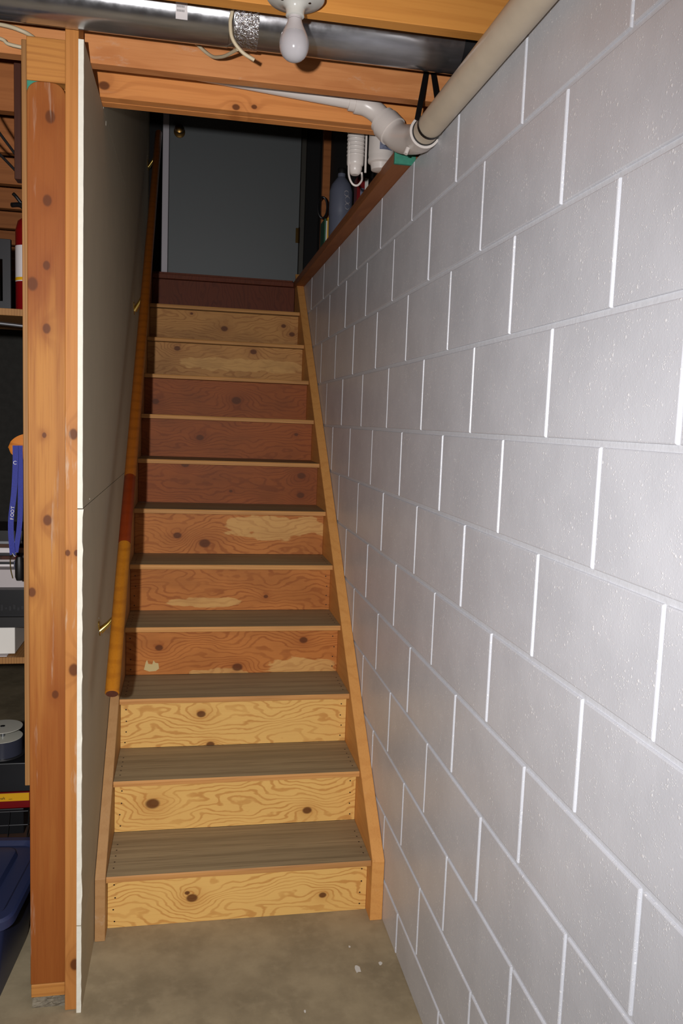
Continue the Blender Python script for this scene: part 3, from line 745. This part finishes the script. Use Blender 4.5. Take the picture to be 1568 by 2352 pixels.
# leaning frame, dark pictures
box_o = box('picture_frame', (-1.35, 1.74, zt + .001), (-1.325, 1.76, zt + .36), 'redwood', None, .002, (Vector((-1.34, 1.75, zt + .02)), math.radians(21), 'Y')); tag(box_o, 'reddish brown wooden batten leaning to the right on the top shelf', 'batten')
bm = bmesh.new(); addbox(bm, (-1.42, 1.80, zt + .015), (-1.19, 1.815, zt + .235), .001, (Vector((-1.30, 1.8, zt + .10)), math.radians(-16), 'Y'))
lb = finish(bm, 'metal_sheet', 'wire', None); tag(lb, 'dark grey flat panel standing tilted behind the batten', 'panel')
pb = empty('photo_print', (-1.23, 1.70, zt), 'black backed print with a thin grey border leaning on the top shelf', 'print')
bm = bmesh.new(); addbox(bm, (-1.36, 1.68, zt + .032), (-1.20, 1.684, zt + .155), .0005, (Vector((-1.28, 1.68, zt + .09)), math.radians(28), 'Y')); finish(bm, 'backing', 'black', pb)
bm = bmesh.new(); addbox(bm, (-1.202, 1.6785, zt + .032), (-1.197, 1.683, zt + .155), .0003, (Vector((-1.28, 1.68, zt + .09)), math.radians(28), 'Y')); finish(bm, 'border', 'steel', pb)
# dark rail hanging against the partition near the ceiling, with two black cords
db = box('hanging_rail', (-1.075, 1.28, 2.15), (-1.058, 1.32, B - .001), 'darkwood', None, .001); tag(db, 'dark brown upright strip hanging from the joists behind the plywood edge', 'strip')
for i, (a, b, l) in enumerate((((-1.30, 1.36, B - .003), (-1.083, 1.34, 2.185), 'thin black cord slanting down to the dark strip, left one'), ((-1.20, 1.34, 2.405), (-1.083, 1.34, 2.225), 'shorter black cord slanting down to the dark strip, right one'))):
    tag(tube('cord', curve([a, (Vector(a) + Vector(b)) / 2 + Vector((0, 0, -.012)), b]), .0035, 'black', None, 8), l, 'cord')
# clothes hanger with blue lanyard and clip
hg = empty('coat_hanger', (-1.05, 1.45, 1.43), 'varnished wooden coat hanger end sticking out behind the plywood edge', 'hanger')
bm = bmesh.new(); rows = []
for i in range(15):
    t = i / 14; x = -1.127 + .080 * t
    hh = .0285 * math.sqrt(max(0.0, 1 - (1 - min(1, t * 1.9)) ** 2)) + .001 + .012 * t
    c = 1.4655 + .006 * t
    rows.append([bm.verts.new((x, 1.442 + dy_, c + s_ * hh)) for dy_, s_ in ((-.0, -1), (-.006, 0), (0, 1), (.012, 1), (.018, 0), (.012, -1))])
for a, b in zip(rows, rows[1:]):
    for k in range(6): bm.faces.new((a[k], a[(k + 1) % 6], b[(k + 1) % 6], b[k]))
bm.faces.new(rows[0]); bm.faces.new(rows[-1][::-1])
finish(bm, 'hanger_bar', 'hanger', hg, True)
tube('hook', curve([(-1.06, 1.45, 1.50), (-1.056, 1.45, 1.56), (-1.045, 1.45, 1.60), (-1.036, 1.45, 1.585)]), .0018, 'steel', hg, 8)
ln = empty('lanyard', (-1.112, 1.43, 1.16), 'blue printed lanyard hanging from the wooden hanger with a metal clip', 'lanyard')
def ribbon(name, pts, wd, mat, par, th=.0010):
    c = curve(pts, 6); bm = bmesh.new(); rows = []
    for i, p in enumerate(c):
        q = p; W_ = wd[min(int(i / len(c) * len(wd)), len(wd) - 1)] if isinstance(wd, list) else wd
        rows.append([bm.verts.new(q + Vector(v)) for v in ((-W_/2, 0, 0), (W_/2, 0, 0), (W_/2, th, 0), (-W_/2, th, 0))])
    for a, b in zip(rows, rows[1:]):
        for k in range(4): bm.faces.new((a[k], a[(k + 1) % 4], b[(k + 1) % 4], b[k]))
    bm.faces.new(rows[0]); bm.faces.new(rows[-1][::-1])
    return finish(bm, name, mat, par, True)
st1 = ribbon('strap', [(-1.106, 1.428, 1.472), (-1.1055, 1.425, 1.42), (-1.109, 1.42, 1.34), (-1.1165, 1.418, 1.27), (-1.1170, 1.418, 1.22), (-1.1135, 1.42, 1.165)], .0150, 'lanyard', ln)
ribbon('strap', [(-1.095, 1.434, 1.472), (-1.094, 1.433, 1.38), (-1.096, 1.431, 1.26), (-1.107, 1.428, 1.170)], .014, 'lanyard', ln)
for i, ch in enumerate('FOOT'):
    text('letter', ch, .0125, (-1.1135 + .0008 * i, 1.4155, 1.268 + i * .0105), (math.pi / 2, -math.pi / 2, 0), 'whitecard', st1)
text('letter', 'C', .014, (-1.1065, 1.4225, 1.424), (math.pi / 2, 0, 0), 'whitecard', st1)
tube('clip_hook', curve([(-1.1135, 1.418, 1.166), (-1.119, 1.418, 1.155), (-1.1185, 1.418, 1.125), (-1.113, 1.418, 1.098)]), .0016, 'brass', ln, 8)
tube('clip_ring', curve([(-1.1135, 1.418, 1.170), (-1.110, 1.418, 1.163), (-1.106, 1.418, 1.160)]), .0022, 'steel', ln, 8)
lathe('clip_case', (-1.098, 1.43, 0), [(.008, 1.090), (.0115, 1.10), (.012, 1.14), (.009, 1.158)], 'black', ln, 16)
# papers, magazines, electronics, box on the middle shelf
zt = SHZ[1] + .0205
wbx = box('white_box', (-1.60, 1.625, zt + .004), (-1.150, 1.95, zt + .088), 'whitecard', None, .0015); tag(wbx, 'flat white cardboard box on the middle shelf', 'box')
pp = box('paper_sheet', (-1.5, 1.607, zt), (-1.17, 1.93, zt + .0035), 'greycard', None); tag(pp, 'loose grey sheet lying under the flat white box', 'paper')
ke = empty('recorder', (-1.38, 1.8, zt + .09), 'black electronic set with a dim front panel on the flat white box', 'electronics')
box('case', (-1.60, 1.63, zt + .0885), (-1.105, 1.95, zt + .205), 'blackplastic', ke, .002)
box('front_ledge', (-1.60, 1.618, zt + .0885), (-1.105, 1.6295, zt + .122), 'black', ke, .001)
for i in range(9): box('button', (-1.215 + i * .012, 1.6275, zt + .140 + .004 * (i % 2)), (-1.208 + i * .012, 1.6297, zt + .150 + .004 * (i % 3)), 'wire', ke)
gb = box('grey_box', (-1.60, 1.66, zt + .2055), (-1.11, 1.95, zt + .262), 'greycard', None, .001); tag(gb, 'low lilac grey box on top of the black electronic set', 'box')
zc = zt + .2625; rnd = [(.004, 'label', 'white leaflet'), (.005, 'wire', 'dark grey magazine'), (.004, 'greycard', 'grey brochure'), (.006, 'darkwood', 'dark red brown booklet'), (.004, 'wire', 'charcoal folder'), (.008, 'label', 'cream paper pad'), (.006, 'brownbox', 'brown notebook'), (.005, 'steel', 'pale silvery folder'), (.018, 'blackplastic', 'black binder')]
for i, (h, m_, l_) in enumerate(rnd):
    x1 = -1.145 - .012 * math.sin(i * 2.3)
    hh = h * 1.9
    bm = bmesh.new(); addbox(bm, (x1 - .30, 1.70 + .01 * math.cos(i), zc), (x1, 1.92, zc + hh), .0006, (Vector((x1 - .15, 1.8, zc)), math.radians((-9, 7, -4, 12, -14, 5, -7, 10, -3)[i]), 'Z'))
    tag(finish(bm, 'booklet', m_, None), '%s in the loose pile on the lilac grey box, %s' % (l_, ('lowest', 'second from below', 'third from below', 'fourth from below', 'middle', 'fourth from the top', 'third from the top', 'next to the top', 'topmost')[i]), 'papers', 'papers piled on the grey box')
    zc += hh + .0003
bo = empty('bottle', (-1.150, 1.655, zt + .2625), 'tiny clear blue bottle with a red cap before the paper pile', 'bottle')
lathe('bottle_body', (-1.152, 1.675, 0), [(.009, zt + .2625), (.010, zt + .266), (.010, zt + .286), (.005, zt + .290)], 'bluelabel', bo, 16)
lathe('bottle_cap', (-1.152, 1.675, 0), [(.006, zt + .2902), (.0062, zt + .302), (.005, zt + .303)], 'red', bo, 14)
# lower shelf: spindle of discs on a black case, yellow and red pack, black wire crate
zt = SHZ[0] + .0185
cr = empty('wire_crate', (-1.38, 1.76, zt), 'black wire crate on the bottom shelf', 'crate')
for z in (.0, .045, .09): 
    for (a, b) in (((-1.60, 1.615), (-1.112, 1.615)), ((-1.112, 1.615), (-1.112, 1.95)), ((-1.112, 1.95), (-1.60, 1.95)), ((-1.60, 1.95), (-1.60, 1.615))):
        tube('rim_wire', [(a[0], a[1], zt + .0025 + z), (b[0], b[1], zt + .0025 + z)], .0018, 'wire', cr, 6)
for i in range(9):
    x = -1.58 + i * .058
    tube('side_wire', [(x, 1.613, zt + .002), (x + .008, 1.613, zt + .093)], .0014, 'wire', cr, 6)
    tube('cross_wire', [(x, 1.615, zt + .0025), (x - .05, 1.95, zt + .0025)], .0012, 'wire', cr, 6)
box('crate_liner', (-1.58, 1.64, zt + .006), (-1.13, 1.93, zt + .09), 'blackplastic', cr, .002)
zt += .098
pk = empty('pack', (-1.36, 1.77, zt), 'red packet with a yellow printed band lying on the wire crate', 'packet')
box('packet_body', (-1.60, 1.625, zt), (-1.108, 1.92, zt + .052), 'red', pk, .003)
yb = box('yellow_band', (-1.598, 1.6225, zt + .026), (-1.110, 1.6248, zt + .051), 'yellow', pk)
text('lettering', 'fShaft', .012, (-1.195, 1.6222, zt + .036), (math.pi / 2, 0, 0), 'black', yb, .0002)
text('lettering', 'com', .006, (-1.166, 1.6222, zt + .033), (math.pi / 2, 0, 0), 'black', yb, .0002)
zt += .0525
bc = box('black_case', (-1.60, 1.63, zt), (-1.10, 1.95, zt + .095), 'blackplastic', None, .003); tag(bc, 'black case under the spindle of discs', 'case')
zt += .0955
sp = empty('disc_spindle', (-1.225, 1.70, zt), 'clear disc spindle holding silver discs on the black case', 'spindle')
cx, cy = -1.205, 1.705
lathe('spindle_base', (cx, cy, 0), [(.066, zt), (.068, zt + .003), (.066, zt + .006)], 'wire', sp, 40)
lathe('disc_stack', (cx, cy, 0), [(.060, zt + .0062), (.060, zt + .058), (.058, zt + .0585)], 'discclear', sp, 40)
lathe('top_disc', (cx, cy, 0), [(.0605, zt + .0587), (.0605, zt + .0600), (.058, zt + .0603)], 'disc', sp, 40)
lathe('spindle_post', (cx, cy, 0), [(.0070, zt + .0605), (.0070, zt + .088), (.005, zt + .090)], 'steel', sp, 16)
lathe('raised_disc', (cx, cy, 0), [(.0605, zt + .0905), (.0605, zt + .0925), (.050, zt + .0930)], 'disc', sp, 40)
lathe('hub', (cx, cy, 0), [(.0075, zt + .0932), (.0075, zt + .0945), (.006, zt + .095)], 'wire', sp, 16)
# dark items filling the back of the unit
for i, (a, b, m_, l_) in enumerate((((-1.95, 1.80, SHZ[1] - .002 - .24), (-1.3, 2.02, SHZ[1] - .003), 'blackplastic', ''),)): pass
bb2 = box('dark_carton', (-1.62, 1.62, .012), (-1.11, 1.98, .150), 'brownbox', None, .002); tag(bb2, 'dark brown carton under the bottom shelf', 'carton')
# blue tote on the floor in front of the shelves
tb = empty('storage_tote', (-1.28, 1.25, 0), 'blue plastic storage tote with a rimmed lid on the floor beside the post', 'tote')
def rrect(cx, cy, hx, hy, r, z, n=6):
    out = []
    for (sx, sy, a0) in ((1, -1, -90), (1, 1, 0), (-1, 1, 90), (-1, -1, 180)):
        for i in range(n + 1):
            a = math.radians(a0 + 90 * i / n); out.append((cx + sx * (hx - r) + r * math.cos(a), cy + sy * (hy - r) + r * math.sin(a), z))
    return out
def loft(name, loops, mat, par, rot=None):
    bm = bmesh.new(); rs = [[bm.verts.new(p) for p in L] for L in loops]; n = len(rs[0])
    for a, b in zip(rs, rs[1:]):
        for k in range(n): bm.faces.new((a[k], a[(k + 1) % n], b[(k + 1) % n], b[k]))
    bm.faces.new(rs[0][::-1]); bm.faces.new(rs[-1])
    if rot: bmesh.ops.rotate(bm, verts=bm.verts, cent=rot[0], matrix=Matrix.Rotation(rot[1], 3, 'Z'))
    return finish(bm, name, mat, par, True)
tc = (-1.315, 1.315); RT = (Vector((tc[0], tc[1], 0)), math.radians(-5))
loft('tote_body', [rrect(*tc, .220, .165, .03, 0.0), rrect(*tc, .224, .169, .03, .02), rrect(*tc, .250, .195, .045, .262)], 'navy', tb, RT)
for q in range(4):
    xx = tc[0] + .03 + q * .05
    bm = bmesh.new(); addtube(bm, [(xx, tc[1] - .172, .03), (xx, tc[1] - .197, .255)], .006, 8); bmesh.ops.rotate(bm, verts=bm.verts, cent=RT[0], matrix=Matrix.Rotation(RT[1], 3, 'Z')); finish(bm, 'rib', 'navy', tb, True)
loft('tote_lid', [rrect(*tc, .268, .210, .05, .245), rrect(*tc, .276, .218, .055, .250), rrect(*tc, .276, .218, .055, .272), rrect(*tc, .270, .212, .05, .279), rrect(*tc, .250, .192, .045, .280), rrect(*tc, .240, .182, .045, .268)], 'navy', tb, RT)
loft('lid_plateau', [rrect(*tc, .20, .15, .03, .2685), rrect(*tc, .195, .145, .03, .284), rrect(*tc, .19, .14, .03, .2855)], 'navy', tb, RT)
